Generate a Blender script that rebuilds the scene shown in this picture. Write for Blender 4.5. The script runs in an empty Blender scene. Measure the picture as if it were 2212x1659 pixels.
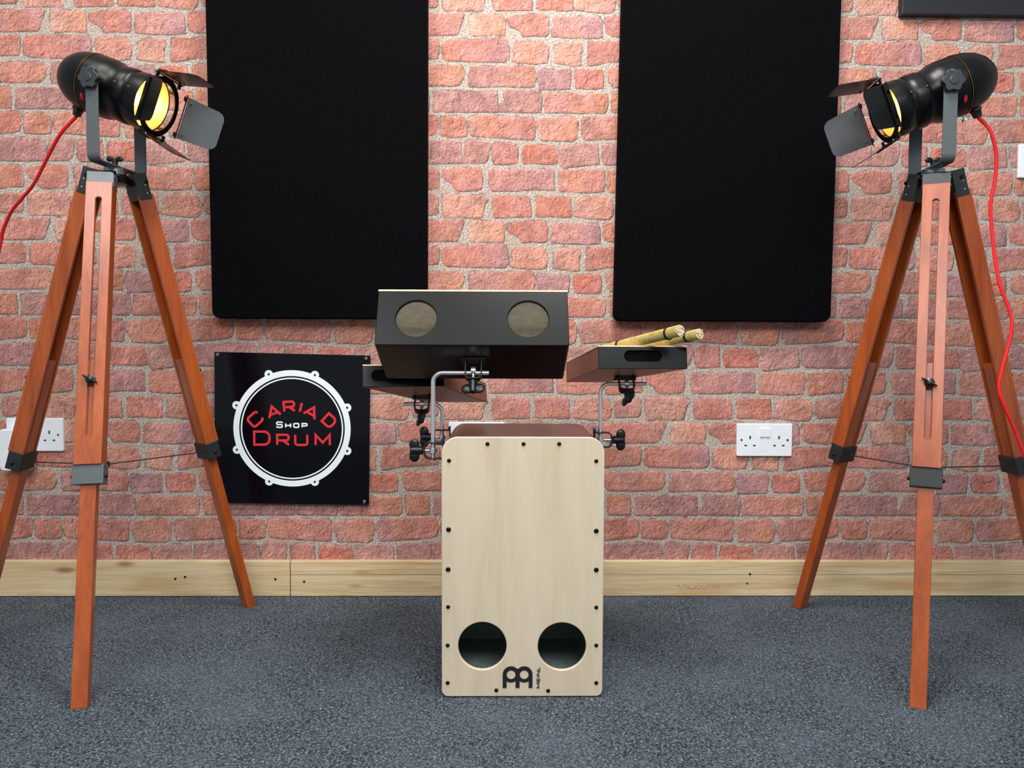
import bpy, bmesh, math, random
import numpy as np
from mathutils import Vector, Matrix, Euler
random.seed(7)
V=Vector; PI=math.pi
SC=bpy.context.scene; COL=SC.collection

# ------------------------------------------------------------------ camera
F,YAW,PIT,ROL,DIST,CH=1655.18,.0133,.0513,-.0039,1.9981,.6606
def _ray(u,v):
    x3=(u-1106)/F; z3=(829.5-v)/F; y2=1.
    c,s=math.cos(ROL),math.sin(ROL); x=c*x3+s*z3; z2=-s*x3+c*z3
    c,s=math.cos(PIT),math.sin(PIT); y=c*y2+s*z2; z=-s*y2+c*z2
    c,s=math.cos(YAW),math.sin(YAW); return V((c*x+s*y,-s*x+c*y,z))
CO=V((0,-DIST,CH))
def at(u,v,Y):
    d=_ray(u,v); return CO+d*((Y-CO.y)/d.y)
cam=bpy.data.cameras.new('camera'); co=bpy.data.objects.new('camera',cam); COL.objects.link(co)
ex=(_ray(1107,829.5)-_ray(1106,829.5)).normalized(); ez=-_ray(1106,829.5).normalized(); ey=ez.cross(ex)
M=Matrix.Identity(4)
for i in range(3): M[i][0]=ex[i]; M[i][1]=ey[i]; M[i][2]=ez[i]; M[i][3]=CO[i]
co.matrix_world=M; cam.sensor_fit='HORIZONTAL'; cam.sensor_width=36; cam.lens=36*F/2212; cam.clip_start=.02
SC.camera=co

# ------------------------------------------------------------------ materials
def lin(c): return c/12.92 if c<=.04045 else ((c+.055)/1.055)**2.4
def hx(s): return tuple(lin(int(s[i:i+2],16)/255) for i in (0,2,4))
def rgba(s): return hx(s)+(1,)
class NT:
    def __init__(s,name):
        s.m=bpy.data.materials.new(name); s.m.use_nodes=True; s.t=s.m.node_tree; s.b=s.t.nodes['Principled BSDF']
    def n(s,ty,**k):
        o=s.t.nodes.new(ty)
        for a,v in k.items():
            if a in o.inputs: o.inputs[a].default_value=v
            else: setattr(o,a,v)
        return o
    def l(s,a,b): s.t.links.new(a,b)
    def math(s,op,a,b=None,c=None,clamp=False):
        o=s.n('ShaderNodeMath',operation=op); o.use_clamp=clamp
        for i,x in enumerate((a,b,c)):
            if x is None: continue
            if isinstance(x,(int,float)): o.inputs[i].default_value=x
            else: s.l(x,o.inputs[i])
        return o.outputs[0]
    def coord(s,scale=(1,1,1),kind='Object',rot=(0,0,0)):
        c=s.n('ShaderNodeTexCoord'); m=s.n('ShaderNodeMapping'); m.inputs['Scale'].default_value=scale; m.inputs['Rotation'].default_value=rot
        s.l(c.outputs[kind],m.inputs['Vector']); return m.outputs[0]
    def noise(s,vec,scale,detail=3,rough=.5,dist=0):
        o=s.n('ShaderNodeTexNoise'); o.inputs['Scale'].default_value=scale; o.inputs['Detail'].default_value=detail
        o.inputs['Roughness'].default_value=rough; o.inputs['Distortion'].default_value=dist; s.l(vec,o.inputs['Vector']); return o.outputs[0]
    def ramp(s,fac,stops):
        o=s.n('ShaderNodeValToRGB'); e=o.color_ramp.elements
        while len(e)<len(stops): e.new(.5)
        for x,(p,c) in zip(e,stops): x.position=p; x.color=rgba(c) if isinstance(c,str) else (c,c,c,1)
        s.l(fac,o.inputs[0]); return o.outputs[0]
    def mix(s,fac,a,b,mode='MIX'):
        o=s.n('ShaderNodeMix',data_type='RGBA',blend_type=mode)
        for sock,x in ((o.inputs[0],fac),(o.inputs[6],a),(o.inputs[7],b)):
            if isinstance(x,(int,float)): sock.default_value=x
            elif isinstance(x,str): sock.default_value=rgba(x)
            else: s.l(x,sock)
        return o.outputs[2]
    def bump(s,h,dist=.001,strength=1):
        o=s.n('ShaderNodeBump'); o.inputs['Distance'].default_value=dist; o.inputs['Strength'].default_value=strength
        s.l(h,o.inputs['Height']); s.l(o.outputs[0],s.b.inputs['Normal'])
    def map(s,x,a,b,c=0.,d=1.):
        o=s.n('ShaderNodeMapRange'); o.interpolation_type='SMOOTHSTEP'
        for i,v in zip((1,2,3,4),(a,b,c,d)): o.inputs[i].default_value=v
        s.l(x,o.inputs[0]); return o.outputs[0]
    def set(s,**k):
        for a,v in k.items(): s.b.inputs[a.replace('_',' ')].default_value=v
        return s
def plain(name,c,rough=.5,metal=0,spec=.5,nz=0,scale=200,bump=0):
    t=NT(name); t.set(Roughness=rough,Metallic=metal); t.b.inputs['Specular IOR Level'].default_value=spec
    base=rgba(c); t.b.inputs['Base Color'].default_value=base
    v=t.coord(); n=t.noise(v,scale,3)
    if nz:
        k=t.map(n,.3,.7,1-nz,1+nz); r=t.n('ShaderNodeMix',data_type='RGBA',blend_type='MULTIPLY'); r.inputs[0].default_value=1
        r.inputs[6].default_value=base; t.l(k,r.inputs[7]); t.l(r.outputs[2],t.b.inputs['Base Color'])
    if bump: t.bump(n,bump)
    return t.m
def wood(name,a,b,c,sc,rough=.4,big=1.,bump=.0002,coat=0):
    t=NT(name); t.set(Roughness=rough)
    v=t.coord(sc); n=t.noise(v,1,5,.55,.6); v2=t.coord(tuple(x*6 for x in sc)); n2=t.noise(v2,1,3)
    f=t.math('ADD',t.math('MULTIPLY',n,.75),t.math('MULTIPLY',n2,.25))
    col=t.ramp(f,[(.3,a),(.5,b),(.7,c)]); t.l(col,t.b.inputs['Base Color']); t.bump(n2,bump)
    if coat: t.b.inputs['Coat Weight'].default_value=coat; t.b.inputs['Coat Roughness'].default_value=.25
    return t.m
MT={}
def wall_mat():
    t=NT('brick_wallpaper'); t.set(Roughness=.8); t.b.inputs['Specular IOR Level'].default_value=.25
    at_=t.n('ShaderNodeAttribute',attribute_name='col'); sdn=t.n('ShaderNodeAttribute',attribute_name='sd')
    v=t.coord()
    w1=t.noise(v,90,3,.6); w2=t.noise(v,330,3,.6)
    sd=t.math('ADD',t.math('SUBTRACT',sdn.outputs['Fac'],.0014),t.math('ADD',t.math('MULTIPLY',t.math('SUBTRACT',w1,.5),.006),t.math('MULTIPLY',t.math('SUBTRACT',w2,.5),.006)))
    mask=t.map(sd,-.0006,.0006,1,0)
    # printed relief of the clay face: the difference of one noise field with itself a millimetre up and left
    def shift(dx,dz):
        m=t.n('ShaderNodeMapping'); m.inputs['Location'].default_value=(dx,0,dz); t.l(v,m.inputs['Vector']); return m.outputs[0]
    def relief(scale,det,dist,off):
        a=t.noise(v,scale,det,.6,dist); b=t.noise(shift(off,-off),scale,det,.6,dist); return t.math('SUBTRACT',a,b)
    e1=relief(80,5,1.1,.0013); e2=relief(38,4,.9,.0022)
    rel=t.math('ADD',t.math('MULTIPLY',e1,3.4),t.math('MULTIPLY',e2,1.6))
    r3=t.noise(v,24,3,.6)
    cr=t.math('ABSOLUTE',t.math('SUBTRACT',t.noise(v,30,5,.62,1.6),.5)); crk=t.math('MAXIMUM',t.map(cr,0,.011,0,1),t.map(t.noise(v,19,2),.45,.55,0,1))
    ckn=t.n('ShaderNodeAttribute',attribute_name='ck'); crk=t.math('MINIMUM',crk,t.map(t.math('ADD',ckn.outputs['Fac'],t.math('MULTIPLY',t.math('SUBTRACT',w2,.5),.003)),.0003,.0018,0,1))
    pit=t.map(t.noise(v,260,3,.6),.28,.40,.55,1)
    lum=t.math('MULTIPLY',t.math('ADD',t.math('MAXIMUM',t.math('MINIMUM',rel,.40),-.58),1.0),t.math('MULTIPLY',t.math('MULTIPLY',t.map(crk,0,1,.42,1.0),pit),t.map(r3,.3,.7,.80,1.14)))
    c1=t.mix(t.map(t.noise(v,17,3,.6),.42,.66,0,.55),at_.outputs['Color'],'c08b86')
    c2=t.mix(t.map(t.noise(v,60,4,.6),.55,.75,0,.4),c1,'e3b7a6')
    bc=t.mix(1,c2,lum,'MULTIPLY')
    m1=t.noise(v,230,5,.75,.4); m2=t.noise(v,22,3); me=relief(170,5,.5,.0012)
    mc=t.ramp(m1,[(.30,'6d6159'),(.44,'9c8e83'),(.56,'bbaea4'),(.68,'efe8e2')]); mc=t.mix(t.map(m2,.4,.7,0,.5),mc,'a8947f')
    mc=t.mix(1,mc,t.math('ADD',1,t.math('MULTIPLY',me,2.2)),'MULTIPLY')
    # dark printed joint line hugging some brick rims, plus shadow printed into the colour right and below
    gap=t.math('MULTIPLY',t.math('MULTIPLY',t.map(sd,-.0010,.0004,0,1),t.map(sd,.0010,.0030,1,0)),t.map(t.noise(v,34,2),.46,.60,0,.85))
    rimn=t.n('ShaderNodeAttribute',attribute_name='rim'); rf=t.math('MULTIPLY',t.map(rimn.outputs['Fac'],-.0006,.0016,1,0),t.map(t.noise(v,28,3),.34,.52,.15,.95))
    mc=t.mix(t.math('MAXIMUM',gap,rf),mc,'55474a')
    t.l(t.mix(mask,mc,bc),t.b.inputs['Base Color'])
    h=t.math('ADD',t.math('MULTIPLY',mask,.4),t.math('MULTIPLY',t.noise(v,115,5,.6,1.3),1.0))
    t.bump(h,.0014,.8); return t.m
def carpet_mat():
    t=NT('loop_carpet'); t.set(Roughness=.95); t.b.inputs['Specular IOR Level'].default_value=.1
    v=t.coord(); n=t.noise(v,240,3,.65,.8); vo=t.n('ShaderNodeTexVoronoi'); vo.inputs['Scale'].default_value=260; t.l(v,vo.inputs['Vector'])
    n3=t.noise(v,5,3); n4=t.noise(v,90,2)
    f=t.math('ADD',t.math('MULTIPLY',n,.8),t.math('MULTIPLY',t.math('SUBTRACT',.5,vo.outputs['Distance']),.25))
    c=t.ramp(f,[(.30,'262b30'),(.42,'515b62'),(.54,'7f8a92'),(.66,'bfc8cc')])
    c=t.mix(t.map(n4,.45,.7,0,.35),c,'59616c'); c=t.mix(t.map(n3,.4,.7,0,.25),c,'6b7280')
    t.l(c,t.b.inputs['Base Color']); t.bump(f,.006,1); return t.m
def pine_mat(name,groove):
    t=NT(name); t.set(Roughness=.55)
    v=t.coord((1.2,8,26)); n=t.noise(v,1.6,5,.6,1.2); v2=t.coord((4,30,160)); n2=t.noise(v2,2,3)
    f=t.math('ADD',t.math('MULTIPLY',n,.7),t.math('MULTIPLY',n2,.3))
    c=t.ramp(f,[(.34,'b59b72'),(.48,'cdb48a'),(.62,'dcc79f')])
    vk=t.n('ShaderNodeTexVoronoi'); vk.inputs['Scale'].default_value=1; t.l(t.coord((4.3,1,13.5)),vk.inputs['Vector'])
    c=t.mix(t.map(vk.outputs['Distance'],.03,.17,.85,0),c,'8f5f3a')
    c=t.mix(t.map(t.noise(t.coord((3,3,20)),1,3),.52,.72,0,.5),c,'b98a55')
    if groove:
        g=t.n('ShaderNodeSeparateXYZ'); tc=t.n('ShaderNodeTexCoord'); t.l(tc.outputs['Object'],g.inputs[0])
        d=t.math('ABSOLUTE',t.math('SUBTRACT',g.outputs[2],.0585)); c=t.mix(t.map(d,.0004,.0014,.7,0),c,'6b5136')
    t.l(c,t.b.inputs['Base Color']); t.bump(n2,.0004); return t.m
MT['wall']=wall_mat(); MT['carpet']=carpet_mat(); MT['pineL']=pine_mat('pine_board',0); MT['pineR']=pine_mat('pine_board_grooved',1)
MT['felt']=plain('black_felt','070709',.95,0,.05,.5,500,.0015)
MT['tripod']=wood('stained_beech','83350e','9c4612','b05519',(30,30,3),.36,coat=.5)
MT['tripod_in']=wood('unstained_beech','94641c','a8741f','b98426',(30,30,3),.6)
MT['black']=plain('black_powder_coat','040404',.33,0,.28,.3,300,.0001)
MT['blackmat']=plain('black_flat_metal','1b1e20',.5,0,.5,.2,900,.0002)
MT['grey']=plain('grey_lacquer_and_sheen','585e61',.36,.2,.5,.1,900,.0001)  # grey metal; also stands for sheen on far doors and left front leg
MT['blk_plastic']=plain('black_plastic','101114',.32,0,.5,.1,300)
MT['chrome']=plain('chrome','f0f2f4',.28,.9,.5)
MT['zinc']=plain('zinc_screw','9a9a98',.3,1,.5)
MT['tapa']=wood('birch_veneer','cbb89b','d3c3a8','dbcab0',(24,24,2.2),.42)
MT['birch']=plain('birch_edge','e8c7a0',.5,0,.4,.1,60)
MT['cajon']=plain('dark_brown_stain','4a2c29',.3,0,.5,.15,60)
MT['cajonin']=plain('dark_plywood','8d9b95',.8,0,.2,.1,60)
MT['blacksatin']=plain('black_satin_paint','080a0b',.32,0,.22,.1,900,.00004)
MT['boxin']=plain('raw_plywood','e6dfd2',.8,0,.2,.1,60)
MT['brown']=plain('brown_stain','8a5845',.4,0,.4,.1,50)
MT['screw']=plain('black_screw','0c0c0d',.35,.3,.5)
MT['print']=plain('black_print','14121a',.6)
MT['white']=plain('white_plastic','e6eaee',.3,0,.5,.02,40)
MT['pin']=plain('pin_slot','2a2a2c',.7)
MT['gloss']=plain('gloss_black_acrylic','08070f',.12,0,.28)
MT['wprint']=plain('white_vinyl','e9f0f0',.5)
MT['rprint']=plain('red_vinyl','d8262c',.5)
MT['cord']=plain('red_braided_cord','e01f24',.6,0,.3,.35,1400,.0006)
MT['cane']=wood('bamboo_cane','b09a4e','cdb870','ddcb8c',(60,60,60),.5)
MT['cane_end']=plain('cut_cane','e6d6ba',.7,0,.3,.4,700)
MT['rubber']=plain('black_rubber','0f0f10',.6)
MT['mesh']=None
def mesh_mat():
    t=NT('speaker_mesh'); t.set(Roughness=.9); t.b.inputs['Specular IOR Level'].default_value=.05; vo=t.n('ShaderNodeTexVoronoi'); vo.inputs['Scale'].default_value=700; t.l(t.coord(),vo.inputs['Vector'])
    t.l(t.ramp(vo.outputs['Distance'],[(.2,'1a1718'),(.5,'040404')]),t.b.inputs['Base Color']); return t.m
MT['mesh']=mesh_mat()
MT['reflector']=plain('pale_gold_reflector','dcb67c',.35,.5,.5)
def emis(name,c,s):
    t=NT(name); t.b.inputs['Emission Color'].default_value=rgba(c); t.b.inputs['Emission Strength'].default_value=s; t.b.inputs['Base Color'].default_value=(1,1,1,1)
    return t.m
MT['bulb']=emis('glowing_bulb','ffcb8c',26)
MT['lampglass']=emis('ceiling_diffuser','ffffff',1)

# ------------------------------------------------------------------ mesh helpers
class MB:
    def __init__(s): s.v=[]; s.f=[]
    def add(s,vs,fs):
        k=len(s.v); s.v+= [V(a) for a in vs]; s.f+=[tuple(i+k for i in f) for f in fs]; return s
    def hexa(s,p):  # p: bottom 4 (ccw), top 4
        return s.add(p,[(3,2,1,0),(4,5,6,7),(0,1,5,4),(1,2,6,5),(2,3,7,6),(3,0,4,7)])
    def box(s,c,d,ax=None):
        ax=ax or (V((1,0,0)),V((0,1,0)),V((0,0,1))); c=V(c); h=[ax[i]*(d[i]/2) for i in range(3)]
        P=[c+h[0]*a+h[1]*b+h[2]*e for e in (-1,1) for a,b in ((-1,-1),(1,-1),(1,1),(-1,1))]
        return s.hexa(P)
    def lathe(s,prof,o,axis,n=32,ref=None,close=False):
        a=V(axis).normalized(); r=V(ref) if ref else a.orthogonal(); r=(r-a*r.dot(a)).normalized(); q=a.cross(r); o=V(o)
        vs=[];fs=[];m=len(prof)
        for t,R in prof:
            for i in range(n):
                th=2*PI*i/n; vs.append(o+a*t+(r*math.cos(th)+q*math.sin(th))*max(R,1e-5))
        for j in range(m-1):
            for i in range(n):
                i2=(i+1)%n; fs.append((j*n+i,j*n+i2,(j+1)*n+i2,(j+1)*n+i))
        if not close: fs.append(tuple(reversed(range(n)))); fs.append(tuple((m-1)*n+i for i in range(n)))
        else:
            for i in range(n):
                i2=(i+1)%n; fs.append(((m-1)*n+i,(m-1)*n+i2,i2,i))
        return s.add(vs,fs)
    def cyl(s,p,q,r,r2=None,n=20,bev=0):
        p=V(p);q=V(q);L=(q-p).length; r2=r if r2 is None else r2
        pr=[(0,r),(L,r2)] if not bev else [(0,r-bev),(bev,r),(L-bev,r2),(L,r2-bev)]
        return s.lathe(pr,p,q-p,n)
    def tube(s,path,r,n=12):
        P=[V(p) for p in path]; vs=[];fs=[]; ref=None
        for i,p in enumerate(P):
            d=(P[min(i+1,len(P)-1)]-P[max(i-1,0)]).normalized()
            if ref is None: ref=d.orthogonal().normalized()
            ref=(ref-d*ref.dot(d)).normalized(); q=d.cross(ref)
            rr=r(i/(len(P)-1)) if callable(r) else r
            for k in range(n):
                th=2*PI*k/n; vs.append(p+(ref*math.cos(th)+q*math.sin(th))*rr)
        m=len(P)
        for j in range(m-1):
            for k in range(n):
                k2=(k+1)%n; fs.append((j*n+k,j*n+k2,(j+1)*n+k2,(j+1)*n+k))
        fs.append(tuple(reversed(range(n)))); fs.append(tuple((m-1)*n+i for i in range(n)))
        return s.add(vs,fs)
    def ell(s,c,ax,rad,n=16,m=10):
        c=V(c);vs=[];fs=[]
        for j in range(1,m):
            ph=PI*j/m
            for i in range(n):
                th=2*PI*i/n; vs.append(c+ax[0]*rad[0]*math.sin(ph)*math.cos(th)+ax[1]*rad[1]*math.sin(ph)*math.sin(th)+ax[2]*rad[2]*math.cos(ph))
        vs+= [c+ax[2]*rad[2],c-ax[2]*rad[2]]; N=len(vs)
        for j in range(m-2):
            for i in range(n):
                i2=(i+1)%n; fs.append((j*n+i,(j+1)*n+i,(j+1)*n+i2,j*n+i2))
        for i in range(n):
            i2=(i+1)%n; fs.append((N-2,i,i2)); fs.append((N-1,(m-2)*n+i2,(m-2)*n+i))
        return s.add(vs,fs)
    def prism(s,pts,o,ex,ey,dep):
        o=V(o);ex=V(ex);ey=V(ey);nz=ex.cross(ey).normalized()*dep; n=len(pts)
        a=[o+ex*x+ey*y for x,y in pts]; b=[p+nz for p in a]
        return s.add(a+b,[tuple(reversed(range(n))),tuple(range(n,2*n))]+[(i,(i+1)%n,n+(i+1)%n,n+i) for i in range(n)])
    def plate(s,loops,o,ex,ey,dep,bev=0):
        """flat plate with holes: loops of (x,y); the first is the rim"""
        cu=bpy.data.curves.new('tmp','CURVE'); cu.dimensions='2D'; cu.fill_mode='BOTH'; cu.extrude=dep/2-bev; cu.bevel_depth=bev; cu.bevel_resolution=0
        if bev: cu.offset=-bev
        for lp in loops:
            sp=cu.splines.new('POLY'); sp.points.add(len(lp)-1)
            for p,(x,y) in zip(sp.points,lp): p.co=(x,y,0,1)
            sp.use_cyclic_u=True
        ob=bpy.data.objects.new('tmp',cu); me=bpy.data.meshes.new_from_object(ob)
        o=V(o);ex=V(ex);ey=V(ey);nz=ex.cross(ey).normalized()
        vs=[o+ex*v.co.x+ey*v.co.y+nz*(v.co.z+dep/2) for v in me.vertices]; fs=[tuple(p.vertices) for p in me.polygons]
        bpy.data.objects.remove(ob); bpy.data.curves.remove(cu); bpy.data.meshes.remove(me)
        return s.add(vs,fs)
    def build(s,name,mat,parent=None,smooth=35,bevel=0,loc=None,seg=2,weld=True):
        L=parent_loc(parent) if parent else V(loc or (0,0,0))
        me=bpy.data.meshes.new(name); me.from_pydata([tuple(v-L) for v in s.v],[],s.f); me.validate()
        bm=bmesh.new(); bm.from_mesh(me)
        if weld: bmesh.ops.remove_doubles(bm,verts=bm.verts,dist=1e-6)
        bmesh.ops.recalc_face_normals(bm,faces=bm.faces); bm.to_mesh(me); bm.free()
        if smooth is not None: me.polygons.foreach_set('use_smooth',[True]*len(me.polygons)); me.set_sharp_from_angle(angle=math.radians(smooth))
        me.materials.append(mat); o=bpy.data.objects.new(name,me); COL.objects.link(o)
        if parent: o.parent=parent
        else: o.location=L
        if bevel:
            b=o.modifiers.new('bevel','BEVEL'); b.width=bevel; b.segments=seg; b.limit_method='ANGLE'; b.angle_limit=math.radians(40); b.harden_normals=True
        return o
def parent_loc(o):
    L=V((0,0,0))
    while o: L=L+o.location; o=o.parent
    return L
def tag(o,label=None,cat=None,group=None,kind=None):
    if label: o['label']=label
    if cat: o['category']=cat
    if group: o['group']=group
    if kind: o['kind']=kind
    return o
def empty(name,loc,label,cat,group=None):
    o=bpy.data.objects.new(name,None); COL.objects.link(o); o.location=loc; o.empty_display_size=.05; return tag(o,label,cat,group)
def circ(cx,cy,r,n=48,ry=None): return [(cx+r*math.cos(2*PI*i/n),cy+(ry or r)*math.sin(2*PI*i/n)) for i in range(n)]
def rrect(x0,y0,x1,y1,r,n=8):
    r=r if isinstance(r,(list,tuple)) else (r,)*4; out=[]   # r: bl,br,tr,tl
    for (cx,cy,a),q in zip(((x0+r[0],y0+r[0],PI),(x1-r[1],y0+r[1],1.5*PI),(x1-r[2],y1-r[2],0),(x0+r[3],y1-r[3],.5*PI)),r):
        for i in range(n+1): th=a+i/n*PI/2; out.append((cx+q*math.cos(th),cy+q*math.sin(th)))
    return out
X=V((1,0,0));Y=V((0,1,0));Z=V((0,0,1))
def spline(pts,k=8):
    P=[V(p) for p in pts]; P=[P[0]*2-P[1]]+P+[P[-1]*2-P[-2]]; out=[]
    for i in range(1,len(P)-2):
        for j in range(k):
            t=j/k; a,b,c,d=P[i-1:i+3]
            out.append(.5*((2*b)+(c-a)*t+(2*a-5*b+4*c-d)*t*t+(3*b-a-3*c+d)*t**3))
    out.append(P[-2]); return out

# ------------------------------------------------------------------ lettering (stroke alphabet, unit cell 0..1)
def arcp(cx,cy,rx,ry,a0,a1,n=5):
    return [(cx+rx*math.cos(math.radians(a0+(a1-a0)*i/n)),cy+ry*math.sin(math.radians(a0+(a1-a0)*i/n))) for i in range(n+1)]
def RC(*p,r=.2): return p
GL={
'C':[arcp(.8,.78,.2,.22,0,90)+arcp(.2,.78,.2,.22,90,180)+arcp(.2,.22,.2,.22,180,270)+arcp(.8,.22,.2,.22,270,360)],
'A':[[(0,0),(.5,1),(1,0)],[(.17,.28),(.83,.28)]],
'R':[[(0,0),(0,1)]+arcp(.78,.72,.2,.28,90,-90)+[(.1,.44)],[(.5,.44),(1,0)]],
'I':[[(.5,0),(.5,1)]],
'D':[[(0,0),(0,1)]+arcp(.62,.62,.38,.38,90,0)+arcp(.62,.38,.38,.38,0,-90)+[(0,0)]],
'S':[arcp(.82,.8,.18,.2,0,90)+arcp(.18,.76,.18,.24,90,270,8)+arcp(.82,.26,.18,.26,90,-90,8)+arcp(.18,.2,.18,.2,270,180)],
'H':[[(0,0),(0,1)],[(1,0),(1,1)],[(0,.5),(1,.5)]],
'O':[arcp(.8,.78,.2,.22,0,90)+arcp(.2,.78,.2,.22,90,180)+arcp(.2,.22,.2,.22,180,270)+arcp(.8,.22,.2,.22,270,360)+[(1,.78)]],
'P':[[(0,0),(0,1)]+arcp(.78,.7,.2,.3,90,-90)+[(.1,.4)]],
'U':[[(0,1)]+arcp(.22,.22,.22,.22,180,270)+arcp(.78,.22,.22,.22,270,360)+[(1,1)]],
'M':[[(0,0),(0,1),(.5,.25),(1,1),(1,0)]],
'E':[[(1,1),(0,1),(0,0),(1,0)],[(0,.5),(.92,.5)]],
'N':[[(0,0),(0,1),(1,0),(1,1)]],
'L':[[(0,1),(0,0),(1,0)]],
}
def stroke(mb,pts,w,o,ex,ey,dep):
    """mitred ribbon along pts"""
    P=[V((x,y)) for x,y in pts]; q=[P[0]]
    for p in P[1:]:
        if (p-q[-1]).length>1e-5: q.append(p)
    P=q; n=len(P); closed=(P[0]-P[-1]).length<1e-4
    if closed: P=P[:-1]; n-=1
    A=[];B=[]
    for i in range(n):
        a=P[i-1] if (i>0 or closed) else None; b=P[(i+1)%n] if (i<n-1 or closed) else None
        d1=(P[i]-a).normalized() if a is not None else None; d2=(b-P[i]).normalized() if b is not None else None
        if d1 is None: d1=d2
        if d2 is None: d2=d1
        n1=V((-d1.y,d1.x)); n2=V((-d2.y,d2.x)); m=n1+n2
        m=m.normalized() if m.length>1e-4 else n1; k=w/2/max(m.dot(n1),.4)
        A.append(P[i]+m*k); B.append(P[i]-m*k)
    for i in range(n if closed else n-1):
        j=(i+1)%n; mb.prism([tuple(B[i]),tuple(B[j]),tuple(A[j]),tuple(A[i])],o,ex,ey,dep)
def letter(mb,ch,cx,cy,w,h,rot,sw,o,ex,ey,dep):
    c,s=math.cos(rot),math.sin(rot)
    for kk,st in enumerate(GL[ch]):
        pts=[]
        for x,y in st:
            a=(x-.5)*(w-sw); b=(y-.5)*(h-sw); pts.append((cx+a*c-b*s,cy+a*s+b*c))
        stroke(mb,pts,sw,V(o)+V(ex).cross(V(ey))*(.00012*kk),ex,ey,dep)

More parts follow.
